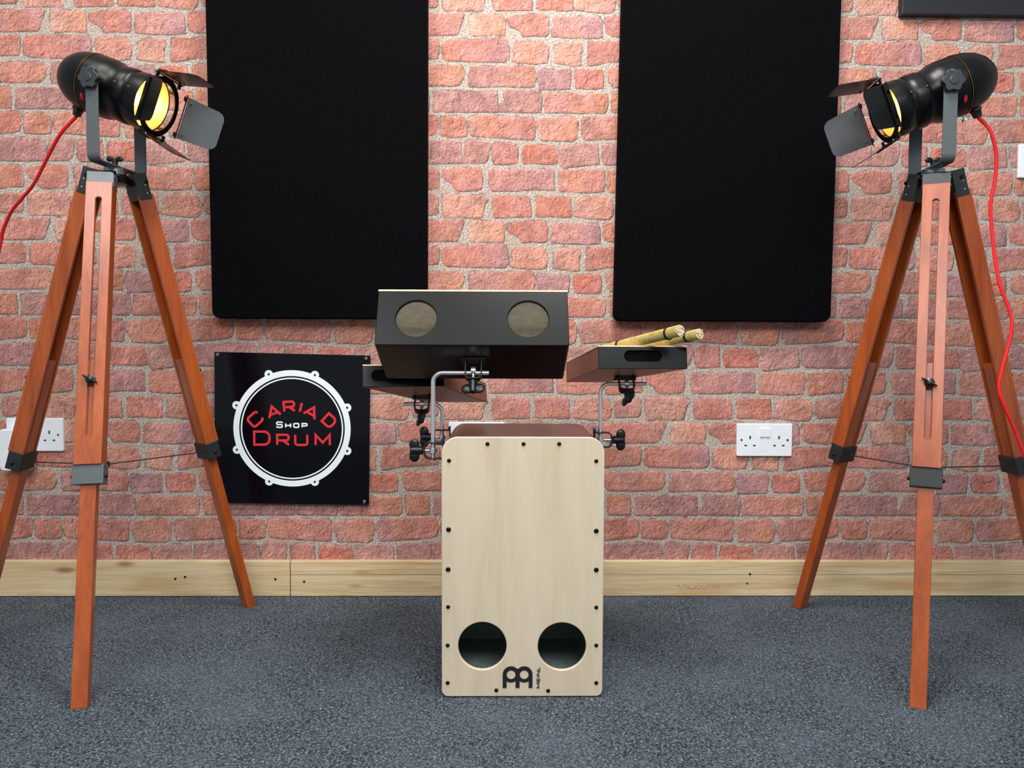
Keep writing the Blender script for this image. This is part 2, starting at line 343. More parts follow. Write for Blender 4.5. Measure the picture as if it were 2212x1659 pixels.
# ------------------------------------------------------------------ setting: wall, floor, skirting
PU,PV,TX,TZ=.53,.5218,-.0863,.4592
BR=[
([(3476,5122),(3512,5171),(3971,5192),(4577,5186),(5162,5224),(5147,5127),(5077,4956),(5019,4762),(4971,4689),(4098,4663),(3638,4686),(3516,4758),(3478,4880)],['c9705f','cd7262','c47a6e']),
([(34,5184),(183,5208),(503,5188),(870,5170),(905,4991),(895,4676),(642,4685),(275,4671),(92,4664),(23,4713),(7,4915)],['eab49c','df9577','d98a63']),
([(974,5114),(1191,5161),(1535,5198),(1880,5213),(1983,5169),(2023,5046),(2020,4731),(1929,4668),(1653,4683),(1354,4658),(1296,4792),(1147,4858),(1032,4902),(974,5036)],['b95c45','cf7460','c46a5e']),
([(2156,5103),(2293,5138),(2799,5154),(3328,5152),(3375,5058),(3390,4654),(3103,4629),(2573,4635),(2136,4665),(2123,4800),(2168,4935)],['c87873','d48d84','a06a7a']),
([(3058,4516),(3150,4539),(3495,4531),(3876,4546),(4417,4573),(4498,4551),(4532,4484),(4514,4235),(4481,4100),(4216,4075),(3881,4061),(3500,4023),(3155,3953),(3040,3952),(3027,4087),(3059,4335)],['c06a5c','c26a56','c97460']),
([(-665,4460),(-550,4540),(-183,4565),(275,4581),(849,4597),(964,4564),(999,4430),(1023,4250),(1000,4092),(897,4012),(506,4020),(47,4021),(-298,4036),(-573,4038),(-665,4100),(-677,4302)],['d5705a','cf7566','b0747c']),
([(1160,4499),(1240,4544),(1654,4537),(1907,4517),(2011,4371),(2024,4214),(1979,4010),(1657,3974),(1219,4004),(1081,4048),(1092,4115),(1161,4184),(1114,4318)],['dd9177','dc8a72']),
([(2206,4418),(2344,4464),(2459,4533),(2574,4489),(2850,4503),(2886,4356),(2830,4221),(2855,3950),(2671,3937),(2302,3991),(2186,4012),(2208,4215)],['d9957c','d38b72']),
([(3573,3846),(3694,3895),(4107,3884),(4471,3897),(4957,3910),(5103,3910),(5166,3776),(5156,3629),(5061,3457),(4940,3413),(4356,3407),(3699,3407),(3613,3504),(3575,3675)],['cf7a62','cb7660','d4875f']),
([(24,3858),(93,3893),(805,3887),(1634,3913),(1657,3850),(1716,3669),(1660,3398),(1245,3390),(738,3413),(323,3387),(1,3395),(1,3655)],['b57370','c67f72','c8714f']),
([(1773,3805),(1819,3851),(2188,3809),(2579,3846),(2603,3722),(2560,3360),(2121,3333),(1822,3331),(1762,3579)],['aa7383','b87a78']),
([(2729,3814),(3041,3834),(3399,3824),(3435,3684),(3414,3389),(3230,3354),(2768,3373),(2708,3587)],['cf5c47','d4624d']),
([(3652,3260),(4236,3285),(4263,3040),(4254,2770),(3925,2765),(3694,2769),(3655,2990)],['cf7a55','cb7352']),
([(4393,3242),(4657,3267),(5117,3264),(5992,3262),(6016,3131),(6028,2757),(5625,2760),(5187,2757),(4772,2754),(4392,2755),(4404,3005)],['c08079','a2646a','a06468']),
([(900,3257),(1015,3292),(1430,3284),(1799,3280),(1868,3197),(1847,2913),(1825,2754),(1294,2754),(786,2769),(774,2882),(900,3019)],['a86c6c','b57470']),
([(1961,3220),(2122,3244),(2769,3238),(2815,3193),(3046,3229),(3532,3221),(3556,3085),(3524,2835),(3467,2755),(2819,2750),(2356,2754),(1929,2755),(1928,2936)],['c8786a','c97560','cf7a55']),
([(2890,2558),(2982,2638),(3723,2651),(4325,2678),(4430,2661),(4477,2593),(4492,2365),(4447,2205),(4308,2158),(3868,2109),(3288,2082),(2964,2068),(2904,2239),(2880,2398)],['b07470','bf6a4e','d0614c']),
([(4576,2609),(4887,2634),(5187,2625),(5233,2558),(5252,2331),(5222,2149),(5072,2125),(4795,2123),(4599,2144),(4576,2371)],['cf6d4c','cc7558']),
([(48,2615),(186,2662),(509,2664),(971,2638),(1641,2628),(1688,2458),(1667,2093),(1621,2065),(1088,2089),(557,2119),(95,2150),(37,2263),(37,2445)],['d9876c','cf7560','c87068']),
([(1722,2526),(1895,2584),(2173,2598),(2496,2657),(2681,2647),(2786,2557),(2799,2352),(2755,2101),(2640,2032),(2315,2041),(1875,2049),(1851,2231),(1734,2390)],['d8907c','d47a55']),
([(3425,1931),(3734,1990),(4241,2005),(4564,2019),(4979,2010),(5083,1943),(5095,1715),(5118,1464),(4656,1443),(3963,1445),(3502,1453),(3424,1612)],['a66a6c','ad6e6e','b27474']),
([(-90,2012),(187,2037),(522,1994),(523,1811),(466,1560),(373,1468),(49,1454),(-170,1464),(-136,1624),(-113,1807)],['b47068','c0827a']),
([(615,1949),(858,1985),(1228,1953),(1240,1771),(1248,1474),(975,1438),(674,1436),(616,1561),(604,1766)],['bd6e68','c9695a']),
([(1413,1909),(1668,1922),(2200,1903),(2248,1732),(2261,1481),(2134,1446),(1670,1466),(1392,1452),(1368,1726)],['cf5f48','d06a52']),
([(2328,1916),(2594,1918),(2942,1966),(3290,1945),(3327,1672),(3341,1466),(2830,1405),(2413,1356),(2343,1436),(2318,1687)],['bd8078','b87c78']),
([(3575,1277),(3830,1302),(4109,1315),(4459,1306),(4516,1215),(4512,802),(4232,788),(3883,740),(3627,727),(3567,910),(3588,1094)],['cb7650','c76a55']),
([(4633,1260),(5118,1332),(5488,1346),(5604,1301),(5646,1072),(5605,820),(5512,774),(5119,744),(4968,759),(4864,930),(4702,1020),(4621,1134)],['cc6f60','cf7562']),
([(513,1256),(651,1292),(1207,1284),(2088,1313),(2170,1245),(2185,786),(1674,795),(1210,762),(560,764),(525,1028)],['d08075','bf7a75','b07078']),
([(2344,1269),(2599,1293),(3482,1288),(3496,1047),(3464,760),(2952,727),(2324,764),(2322,1040)],['d8856a','cf7560']),
([(3832,559),(4085,608),(4447,634),(4496,561),(4489,222),(4429,149),(4090,136),(3873,119),(3823,245),(3797,438)],['b87060','c0705a']),
([(4632,642),(5003,656),(5397,635),(5443,601),(5629,660),(5791,546),(5699,431),(5676,339),(5630,109),(5583,67),(5003,77),(4678,57),(4632,194)],['dc9a84','d98f78']),
([(619,570),(746,628),(1419,621),(1559,530),(1583,346),(1596,105),(1096,95),(655,76),(608,294)],['d07460','cc6c5a']),
([(1744,600),(2139,614),(2604,617),(2618,399),(2636,111),(2376,93),(2119,119),(1794,106),(1735,140),(1746,393)],['d4785f','d06a52']),
([(2791,561),(2953,608),(3419,622),(3652,566),(3736,360),(3703,152),(3611,48),(3191,57),(2725,123),(2701,169),(2769,354)],['dc9a82','d07a62']),
]
CK=[[(-413,494),(-135,496),(143,418),(468,362)],[(143,418),(132,245),(109,50)],[(5025,3258),(5048,3100),(5071,2919),(5187,2757)],[(4611,2848),(4749,2985),(4979,3009)],[(1407,3182),(1454,3046),(1408,2932)],[(602,2631),(764,2519),(787,2360)],[(557,2131),(879,2383),(971,2498)],[(1481,2274),(1505,2092)],[(1481,2274),(1665,2389)],[(2012,2392),(2059,2233),(2222,2097),(2246,2006)],[(4541,1984),(4541,1665),(4656,1552)],[(4333,1892),(4310,1618)],[(1854,1684),(1832,1524)],[(1877,1730),(2131,1823)],[(4818,2350),(4841,2146)],[(4887,2283),(5118,2443)],[(1719,5177),(1490,4996),(1353,4972)],[(2975,3431),(3019,3635)],[(3043,3590),(3342,3728)],[(2118,396),(2095,211),(2143,120)],[(3073,217),(3491,358),(3725,290)],[(3491,358),(3513,496)],[(2386,5072),(2571,4849),(2710,4738)],[(2893,4919),(2802,4783)],[(1221,3530),(1336,3666)],[(1656,4165),(1908,4280),(2001,4213)],[(5071,4059),(5140,4195)],[(255,3195),(416,3083),(301,3014)],[(1441,942),(1326,781)]]

def build_wall():
    NX,NZ=200,197
    gx,gz=np.meshgrid((np.arange(NX)+.0)/NX*PU,(np.arange(NZ)+.0)/NZ*PV)
    best=np.full(gx.shape,9.); col=np.zeros(gx.shape+(3,))
    for poly,cols in BR:
        p=np.array(poly)/1e4; c=[np.array(hx(k))*.56+np.array(hx('b49889'))*.31 for k in cols]; x0,x1=p[:,0].min(),p[:,0].max()
        for dx in (-PU,0,PU):
            for dz in (-PV,0,PV):
                q=p+[dx,dz]
                if q[:,0].max()<-.04 or q[:,0].min()>PU+.04 or q[:,1].max()<-.04 or q[:,1].min()>PV+.04: continue
                d=np.full(gx.shape,9.); ins=np.zeros(gx.shape,bool)
                for i in range(len(q)):
                    a,b=q[i],q[(i+1)%len(q)]; e=b-a
                    t=np.clip(((gx-a[0])*e[0]+(gz-a[1])*e[1])/(e@e+1e-12),0,1)
                    d=np.minimum(d,np.hypot(gx-a[0]-t*e[0],gz-a[1]-t*e[1]))
                    cond=((a[1]>gz)!=(b[1]>gz)); xi=e[0]*(gz-a[1])/(e[1] if abs(e[1])>1e-9 else 1e-9)+a[0]; ins^=cond&(gx<xi)
                s=np.where(ins,-d,d); u=np.clip((gx-x0-dx)/(x1-x0),0,1)*(len(c)-1)
                cc=np.zeros(col.shape)
                for k in range(len(c)): cc+=np.clip(1-abs(u-k),0,1)[...,None]*c[k]
                m=s<best; best=np.where(m,s,best); col[m]=cc[m]
    ck=np.full(gx.shape,9.)
    for ln in CK:
        p=np.array(ln)/1e4
        for dx in (-PU,0,PU):
            for dz in (-PV,0,PV):
                q=p+[dx,dz]
                for a,b in zip(q[:-1],q[1:]):
                    e=b-a; t=np.clip(((gx-a[0])*e[0]+(gz-a[1])*e[1])/(e@e+1e-12),0,1); ck=np.minimum(ck,np.hypot(gx-a[0]-t*e[0],gz-a[1]-t*e[1]))
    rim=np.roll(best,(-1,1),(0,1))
    sx=PU/NX; sz=PV/NZ; i0=int((-2.3-TX)/sx); i1=int((2.3-TX)/sx); j0=int((0-TZ)/sz)-1; j1=int((2.05-TZ)/sz)
    I,J=np.meshgrid(np.arange(i0,i1+1),np.arange(j0,j1+1)); xs=TX+I*sx; zs=TZ+J*sz
    sd=best[J%NZ,I%NX]; cl=col[J%NZ,I%NX]
    yy=-.0009*np.clip((.001-sd)/.003,0,1)
    n=I.size; co_=np.stack([xs,yy,zs],-1).reshape(-1,3).astype(np.float32)
    H,W=I.shape; idx=np.arange(n).reshape(H,W)
    q=np.stack([idx[:-1,:-1],idx[:-1,1:],idx[1:,1:],idx[1:,:-1]],-1).reshape(-1,4)
    # solid wall body behind the papered face
    bx=[(xs.min(),.0,zs.min()),(xs.max(),.0,zs.min()),(xs.max(),.0,zs.max()),(xs.min(),.0,zs.max())]
    ex_=np.array(bx+[(a,.12,c) for a,b,c in bx],np.float32); co_=np.concatenate([co_,ex_]); k=n
    q=np.concatenate([q,np.array([(k+5,k+4,k+7,k+6),(k+0,k+4,k+5,k+1),(k+1,k+5,k+6,k+2),(k+2,k+6,k+7,k+3),(k+3,k+7,k+4,k+0)])])
    me=bpy.data.meshes.new('wall_back'); me.vertices.add(len(co_)); me.vertices.foreach_set('co',co_.ravel())
    me.loops.add(q.size); me.loops.foreach_set('vertex_index',q.ravel().astype(np.int32)); me.polygons.add(len(q))
    me.polygons.foreach_set('loop_start',np.arange(0,q.size,4,dtype=np.int32)); me.polygons.foreach_set('loop_total',np.full(len(q),4,dtype=np.int32))
    me.update(calc_edges=True)
    a=me.attributes.new('sd','FLOAT','POINT'); a.data.foreach_set('value',np.concatenate([sd.ravel(),np.full(8,.01)]).astype(np.float32))
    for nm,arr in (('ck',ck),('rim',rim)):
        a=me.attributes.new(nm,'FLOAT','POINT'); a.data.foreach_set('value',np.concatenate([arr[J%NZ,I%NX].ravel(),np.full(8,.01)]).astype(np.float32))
    a=me.attributes.new('col','FLOAT_COLOR','POINT'); c4=np.ones((len(co_),4),np.float32); c4[:n,:3]=cl.reshape(-1,3); a.data.foreach_set('color',c4.ravel())
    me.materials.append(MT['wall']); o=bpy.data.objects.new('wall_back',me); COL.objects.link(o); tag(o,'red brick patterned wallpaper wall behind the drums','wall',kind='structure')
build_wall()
tag(MB().box((0,-1.6,-.02),(4.6,3.44,.04)).build('floor',MT['carpet']),'blue-grey loop pile carpet floor','floor',kind='structure')
b=MB().box((-1.4261,-.0085,.0475),(1.7478,.019,.0925)).build('baseboard_left',MT['pineL'],bevel=.0015); tag(b,'pale pine skirting board left of the joint beside the tripod foot','baseboard',kind='structure')
b2=MB().box((.8749,-.0085,.0475),(2.8502,.019,.0925)).build('baseboard_right',MT['pineR'],bevel=.0015); tag(b2,'pale pine skirting board with a groove, right of the joint','baseboard',kind='structure')
for par,px in ((b,((595,1251),(400,1246),(379,1250))),(b2,((657,1256),(1620,1240),(1614,1260)))):
    for x,y in px:
        p=at(x,y,-.018); r=.0028 if x!=1614 else .0022
        MB().cyl(p+Y*.0015,p-Y*.0012,r,n=14).build('screw',MT['screw'],par)
# faint pencil scribble on the board
mb=MB(); random.seed(3)
x=1462
while x<1550:
    pts=[at(x+random.uniform(-2,3)+k*1.6,1266+random.uniform(-5,5)+(x-1462)*.03,-.0182) for k in range(5)]
    mb.tube(pts,.00035,4); x+=random.uniform(5,9)
mb.build('pencil_mark',plain('pencil','8a7048',.8),b2)

# ------------------------------------------------------------------ acoustic panels, black board
def acoustic(x0,x1,x0t,x1t,z0,z1,label,cat='acoustic panel',name='acoustic_panel',th=.045,r=.02):
    mb=MB(); lp=rrect(0,0,1,1,0,1)
    w=x1-x0; h=z1-z0; base=rrect(x0,z0,x1,z1,(r,r,.004,.004))
    pts=[]
    for (a,c) in base:
        k=(c-z0)/h; a2=a+(1-(a-x0)/w)*k*(x0t-x0)+((a-x0)/w)*k*(x1t-x1); pts.append((a2,c))
    mb.prism(pts,V((0,-.001,0)),X,Z,th)
    o=mb.build(name,MT['felt'],loc=(x0+w/2,-th/2,z0),bevel=.007,seg=3); return tag(o,label,cat,'black felt panels on the brick wall' if cat=='acoustic panel' else None)
acoustic(-.7330,-.1915,-.7390,-.1880,.7245,1.80,'tall black felt acoustic panel hanging above the round drum sign')
acoustic(.2865,.8400,.3030,.8500,.7220,1.80,'tall black felt acoustic panel hanging above the bamboo bundles and white socket')
p=at(1948,31,-.02); 
tag(MB().box((p.x+.35,-.011,p.z+.15),(.70,.022,.30)).build('wall_board',plain('black_board','15171b',.5),loc=(p.x+.35,-.011,p.z),bevel=.002),'dark flat board at the top right edge of the brick wall','board')

# ------------------------------------------------------------------ drum shop sign
def sign():
    Ys=-.012; c=[at(*q,Ys) for q in ((465,1086),(797,1091),(800,768),(463,760))]
    o0=at(631,925.7,Ys); root=empty('shop_sign',(o0.x,-.001,c[0].z),'square glossy black sign with a white drum ring and red lettering','sign')
    mb=MB(); mb.hexa([V((p.x,Ys+.004,p.z)) for p in c]+[V((p.x,Ys,p.z)) for p in c]); mb.build('sign_board',MT['gloss'],root,bevel=.0004)
    S=1/4.484/826
    def L(x,y): return ((x-857)*S,(833-y)*S)
    O=V((o0.x,Ys-.0001,o0.z)); EX=X;EY=Z
    holes=[]; mb=MB(); mb.plate([circ(0,0,561*S,96),circ(0,0,505*S,96)],O,EX,EY,.0004)
    for x,y in ((640,312),(1080,318),(1386,630),(1384,1048),(1070,1348),(632,1345),(327,1038),(329,610)):
        a,b_=L(x,y); mb.plate([circ(a,b_,40*S,24)],O-Y*.0001,EX,EY,.0002); holes.append((a,b_))
    rim=mb.build('drum_rim',MT['wprint'],root)
    for a,b_ in holes: MB().plate([circ(a,b_,11*S,14)],O-Y*.0006,EX,EY,.0002).build('lug_hole',MT['print'],rim)
    MB().plate([circ(0,0,490*S,96),circ(0,0,477*S,96)],O,EX,EY,.0004).build('inner_ring',MT['wprint'],root)
    R=math.radians; sw=23*S
    for ch,x,y,w,h,r,in (('C',505,745,140,130,42),('A',680,668,138,122,18),('R',832,620,124,114,4),('I',943,628,30,108,-14),('A',1045,672,142,122,-29),('D',1213,757,124,126,-43)):
        mb=MB(); a,b_=L(x,y); letter(mb,ch,a,b_,w*S,h*S,R(r),sw,O,EX,EY,.0004); mb.build('red_letter',MT['rprint'],root,smooth=None,weld=False)
    for ch,x,y,w,h in (('D',567,926,168,148),('R',770,942,135,120),('U',944,942,138,120),('M',1149,943,158,120)):
        mb=MB(); a,b_=L(x,y); letter(mb,ch,a,b_,w*S,h*S,0,22*S,O,EX,EY,.0004); mb.build('red_letter',MT['rprint'],root,smooth=None,weld=False)
    for ch,x,y,w,h in (('S',737,796,66,64),('H',820,803,60,50),('O',898,803,60,50),('P',978,803,60,50)):
        mb=MB(); a,b_=L(x,y); letter(mb,ch,a,b_,w*S,h*S,0,13*S,O,EX,EY,.0004); mb.build('white_letter',MT['wprint'],root,smooth=None,weld=False)
    for q in ((470,766),(791,774),(787,1084)):
        p=at(*q,Ys); MB().lathe([(0,.004),(.011,.004),(.0115,.0045),(.0135,.0045),(.0145,.0035)],p+Y*.011,-Y,18).build('screw_cap',MT['zinc'],root)
sign()

# ------------------------------------------------------------------ sockets
def socket(cx,cz,label,group='double wall sockets',pins=True,sw=True):
    root=empty('wall_socket',(cx,0,cz-.043),label,'socket',group)
    MB().plate([rrect(-.073,-.043,.073,.043,.004)],V((cx,0,cz)),X,Z,.009,.0015).build('face_plate',MT['white'],root)
    O=V((cx,-.0088,cz)); k=.146/120.
    if sw:
        for s in (-1,1): MB().plate([rrect(-.0058,-.0115,.0058,.0115,.001)],O+X*s*.0072+Z*.0195-Y*.0,X,Z,.0035,.0006).build('rocker_switch',MT['white'],root)
    for s in (-1,1):
        for dx,dz,w,h in ((0,.0065,.0042,.0085),(-.0115,-.0145,.0065,.0040),(.0115,-.0145,.0065,.0040)):
            MB().plate([rrect(-w/2,-h/2,w/2,h/2,.0004,2)],O+X*(s*.038+dx)+Z*dz,X,Z,.0004).build('pin_slot',MT['pin'],root)
        m=MB(); m.lathe([(0,.0032),(.0006,.0030)],O+X*s*.0605,-Y,16); m.build('plate_screw',MT['zinc'],root)
    return root
a=at(1592,915,-.009); c_=at(1711,986,-.009); socket((a.x+c_.x)/2,(a.z+c_.z)/2,'white double wall socket between the drums and the right tripod')
a=at(12,905,-.009); c_=at(137,973,-.009); socket((a.x+c_.x)/2,(a.z+c_.z)/2,'white double wall socket behind the left tripod leg, with an adapter beside')
a=at(969,912,-.009); socket(a.x+.073,a.z-.043,'white double wall socket mostly hidden behind the cajon')
a=at(0,928,-.045); c_=at(60,1018,-.045)
root=empty('plug_adapter',((a.x+c_.x)/2,-.02,c_.z),'white rounded plug-in adapter behind the lower left tripod leg','adapter')
MB().plate([rrect(c_.x-.0715,c_.z,c_.x,a.z+.001,.011)],V((0,-.009,0)),X,Z,.037,.003).build('housing',MT['white'],root)
a=at(2203,311,-.009)
root=empty('light_switch',(a.x+.043,0,a.z-.086),'white light switch plate on the wall at the right edge','switch')
MB().plate([rrect(-.043,-.043,.043,.043,.003)],V((a.x+.043,0,a.z-.043)),X,Z,.009,.0015).build('face_plate',MT['white'],root)
MB().plate([rrect(-.006,-.0115,.006,.0115,.001)],V((a.x+.043,-.0085,a.z-.043)),X,Z,.0035,.0006).build('rocker_switch',MT['white'],root)

# ------------------------------------------------------------------ clamps and wing screws
def clamp(root,P,N,R,dist,L=.037,sep=.030,turn=0.,name='clamp_bracket'):
    """U strap on a plate; P on the surface, N away from it, R along the rod"""
    N=V(N).normalized(); R=V(R).normalized(); T=N.cross(R)
    mb=MB(); mb.box(P+N*.0012,(.046,.026,.0022),(R,T,N))
    prof=[(-sep/2,0)]; 
    for s in (-1,1): mb.box(P+R*s*(sep/2)+N*(L-.007)/2,(.0024,.017,L-.007),(R,T,N))
    pts=[]
    for i in range(9):
        th=PI*i/8; pts.append((math.cos(th),math.sin(th)))
    arc=[(-sep/2,L-.009)]+[(-sep/2+.009-.009*math.cos(PI/2*i/5),L-.009+.009*math.sin(PI/2*i/5)) for i in range(6)]+[(sep/2-.009+.009*math.sin(PI/2*i/5),L-.009+.009*math.cos(PI/2*i/5)) for i in range(6)]+[(sep/2,L-.009)]
    for i in range(len(arc)-1):
        (a,b_),(c,d)=arc[i],arc[i+1]; e=V((c-a,d-b_)); 
        if e.length<1e-6: continue
        m=P+R*(a+c)/2+N*(b_+d)/2; ee=(R*e.x+N*e.y).normalized(); mb.box(m,(e.length*1.05,.017,.0024),(ee,T,ee.cross(T)))
    br=mb.build(name,MT['blackmat'],root,bevel=.0005)
    for s in (-1,1): MB().ell(P+R*s*.0185+N*.003,(R,T,N),(.004,.004,.002),12,6).build('bolt_head',MT['screw'],br)
    m=MB(); m.lathe([(-.004,.0075),(.004,.0075),(.004,.0045),(-.004,.0045)],P+N*dist,R,20,close=True); m.cyl(P+N*(dist+.005),P+N*(L+.004),.0028); m.build('eye_bolt',MT['chrome'],br)
    w=MB(); q=P+N*(L+.002); w.lathe([(0,.0060),(.002,.0082),(.016,.0076),(.023,.0068),(.025,.0050)],q,N,18)
    c,s_=math.cos(turn),math.sin(turn); D=R*c+T*s_; E=N.cross(D)
    for k in (-1,1): w.ell(q+N*.017+D*k*.0105,(D,E,N),(.0118,.0036,.0098),18,10)
    w.build('wing_screw',MT['blk_plastic'],br)
    return br
def lrod(name,pts,r,label,group='chrome L-shaped mounting rods'):
    """pts: foot, corner, tip"""
    a,b_,c=[V(p) for p in pts]; R_=.018; d1=(a-b_).normalized(); d2=(c-b_).normalized(); cen=b_+d1*R_+d2*R_; path=[a]
    for i in range(9):
        th=PI/2*i/8; path.append(cen-d2*R_*math.cos(th)-d1*R_*math.sin(th))
    path.append(c); m=MB(); m.tube(path,r,18)
    o=m.build(name,MT['chrome'],loc=tuple(a),smooth=50); return tag(o,label,'mounting rod',group)

# ------------------------------------------------------------------ cajon
CX0,CX1,CYF,CYB,CZ=-.1105,.1905,-.594,-.335,.4905
def cajon():
    cx=(CX0+CX1)/2; root=empty('cajon',(cx,(CYF+CYB)/2,0),'upright box drum with a pale birch front, two round sound holes and black logo','drum')
    cz=CZ; R4=(.012,.012,.030,.030)
    mb=MB(); yb=CYF+.0075
    mb.plate([rrect(CX0+.001,0,CX1-.001,cz-.0015,R4),rrect(CX0+.013,.012,CX1-.013,cz-.014,.012)],V((0,CYB-.006,0)),X,Z,CYB-.006-yb,.0)
    mb.plate([rrect(CX0+.001,0,CX1-.001,cz-.0015,R4)],V((0,CYB,0)),X,Z,.006)
    mb.build('drum_shell',MT['cajon'],root)
    # darker raw inside lining
    li=MB(); li.plate([rrect(CX0+.0132,.0122,CX1-.0132,cz-.0142,.012),rrect(CX0+.0152,.0142,CX1-.0152,cz-.0162,.011)],V((0,CYB-.0062,0)),X,Z,CYB-.0062-yb-.001)
    li.plate([rrect(CX0+.0152,.0142,CX1-.0152,cz-.0162,.011)],V((0,CYB-.0064,0)),X,Z,.002); li.build('lining',MT['cajonin'],root)
    h1=at(1042,1395.5,CYF); h2=at(1214,1396.5,CYF); rr=.0452
    fp=MB(); fp.plate([rrect(CX0,.002,CX1,cz,R4,12),circ(h1.x,h1.z,rr,64),circ(h2.x,h2.z,rr,64)],V((0,CYF+.008,0)),X,Z,.008,.0012)
    fp=fp.build('front_plate',MT['tapa'],root)
    for i,(x,y) in enumerate(((1053,959),(1131,959),(1208,959),(970,995),(969,1144),(968,1230),(968,1311),(967,1394),(967,1475),(1288,996),(1288,1147),(1288,1231),(1288,1312),(1288,1394),(1288,1475),(1072,1491),(1184,1492))):
        p=at(x,y,CYF); r=.0046 if y in (1144,1230,1147,1231) else .0038
        MB().lathe([(0,r),(.0010,r),(.0020,r*.75),(.0022,r*.3),(.0014,r*.28)],p+Y*.0003,-Y,18).build('screw',MT['screw'],root)
    # emblem: two arches with round eyes on three feet
    S=1/15.8/1178.; o=at(1118,1463,CYF); O=V((o.x,CYF-.0001,o.z))
    def L(x,y): return ((x-918)*S,(680-y)*S)
    outer=[]
    outer+= [L(400,1060),L(400,580)]
    for i in range(1,20):
        th=PI-PI*i/20*.78; outer.append(L(690+290*math.cos(th),580-292*math.sin(th)))
    outer.append(L(918,378))
    for i in range(1,20):
        th=PI*.78-PI*.78*i/19*1.0; outer.append(L(1150+290*math.cos(th),580-292*math.sin(th)))
    outer+= [L(1440,1060),L(1305,1060),L(1305,845)]
    for i in range(9): th=-PI*.30-(PI*.40)*i/8; outer.append(L(1150+290*math.cos(th),580-285*math.sin(th)))
    outer+= [L(990,845),L(990,1060),L(848,1060),L(848,845)]
    for i in range(9): th=-PI*.30-(PI*.40)*i/8; outer.append(L(690+290*math.cos(th),580-285*math.sin(th)))
    outer+= [L(538,845),L(538,1060)]
    a=L(692,588); b_=L(1150,588)
    MB().plate([outer,circ(a[0],a[1],152*S,32),circ(b_[0],b_[1],152*S,32)],O,X,Z,.0004).build('emblem',MT['print'],fp)
    m=MB(); y=1070
    for ch,w in (('M',200),('E',140),('I',30),('N',160),('L',115)):
        gw=w*S; cx_,cz_=L(1643,y-w/2); letter(m,ch,cx_,cz_,gw,120*S,PI/2,31*S,O,X,Z,.0004); y-=w+28
    m.build('lettering',MT['print'],fp,smooth=None,weld=False)
    clamp(root,V((CX0+.001,-.55,at(935,973,-.55).z)),-X,Z,.0205,turn=0)
    clamp(root,V((CX0+.001,-.365,at(959,944,-.365).z)),-X,Z,.0180,turn=0)
    clamp(root,V((CX1-.001,-.43,at(1310,950,-.43).z)),X,Z,.0135,turn=0)
cajon()
r1=at(935,995,-.55); r1c=at(935,805,-.55); r1t=at(1056,805,-.55); RX1=CX0+.001-.0205
lrod('mounting_rod',((RX1,-.55,r1.z),(RX1,-.55,r1c.z),(r1t.x,-.55,r1c.z)),.0043,'thick chrome L-shaped rod carrying the two-hole black box drum')
r2=at(959,958,-.365); r2c=at(959,873,-.365); r2t=at(872,873,-.365); RX2=CX0+.001-.0180
lrod('mounting_rod',((RX2,-.365,r2.z),(RX2,-.365,r2c.z),(r2t.x,-.365,r2c.z)),.0038,'chrome rod behind, bent left to carry the half-hidden side drum')
r3=at(1297,962,-.43); r3c=at(1297,829,-.43); r3t=at(1397,829,-.43); RX3=CX1-.001+.0135
lrod('mounting_rod',((RX3,-.43,r3.z),(RX3,-.43,r3c.z),(r3t.x,-.43,r3c.z)),.0040,'chrome L-shaped rod rising from the right side of the box drum')

# ------------------------------------------------------------------ two-hole box drum on top
def bongo():
    x0,x1=-.2312,.1229; tl=math.radians(27); D=V((0,math.cos(tl),-math.sin(tl))); U=V((0,math.sin(tl),math.cos(tl))); FB=V((0,-.605,.6592)); H=.1165; Ld=.146
    root=empty('bongo_cajon',((x0+x1)/2,-.55,.60),'wide black box drum with two round holes, tilted back on its rod','drum')
    w=x1-x0; o=FB+X*x0
    # shell walls
    mb=MB(); mb.plate([rrect(0,0,w,H-.004,.004,3),rrect(.008,.008,w-.008,H-.008,.003,3)],o+D*(Ld-.006),X,U,Ld-.014)
    mb.plate([rrect(0,0,w,H-.004,.004,3)],o+D*Ld,X,U,.006)
    mb.build('drum_shell',MT['blacksatin'],root)
    li=MB(); li.plate([rrect(.0082,.0082,w-.0082,H-.0082,.003,3),rrect(.010,.010,w-.010,H-.010,.003,3)],o+D*(Ld-.0062),X,U,Ld-.0152)
    li.plate([rrect(.010,.010,w-.010,H-.010,.003,3)],o+D*(Ld-.0064),X,U,.002); li.build('lining',MT['boxin'],root)
    hc=.0555
    def hx_(px): 
        p=FB+U*hc; return at(px,683,p.y).x-x0
    f=MB(); f.plate([rrect(0,0,w,H-.004,.004,3),circ(hx_(899),hc,.0378,56),circ(hx_(1141),hc,.0378,56)],o+D*.008,X,U,.008,.0012); f.build('front_panel',MT['blacksatin'],root)
    MB().plate([rrect(.0,0,w,Ld,.005,3)],o+U*(H-.004)+V((0,0,0)),X,D,.004,.0008)
    t=MB(); t.box(o+X*w/2+D*Ld/2+U*(H-.002),(w+.001,Ld+.001,.004),(X,D,U)); t.build('playing_surface',MT['birch'],root,bevel=.001)
    P=FB+D*.062; P=V((at(1023,775,P.y).x,P.y,P.z)); 
    rz=r1c.z; R0=V((P.x,-.55,rz)); # plate under the shell, strap reaching round the rod
    clamp(root,P-U*.0005,-U,X,(P-R0).dot(U),L=(P-R0).dot(U)+.018,turn=.12)
bongo()

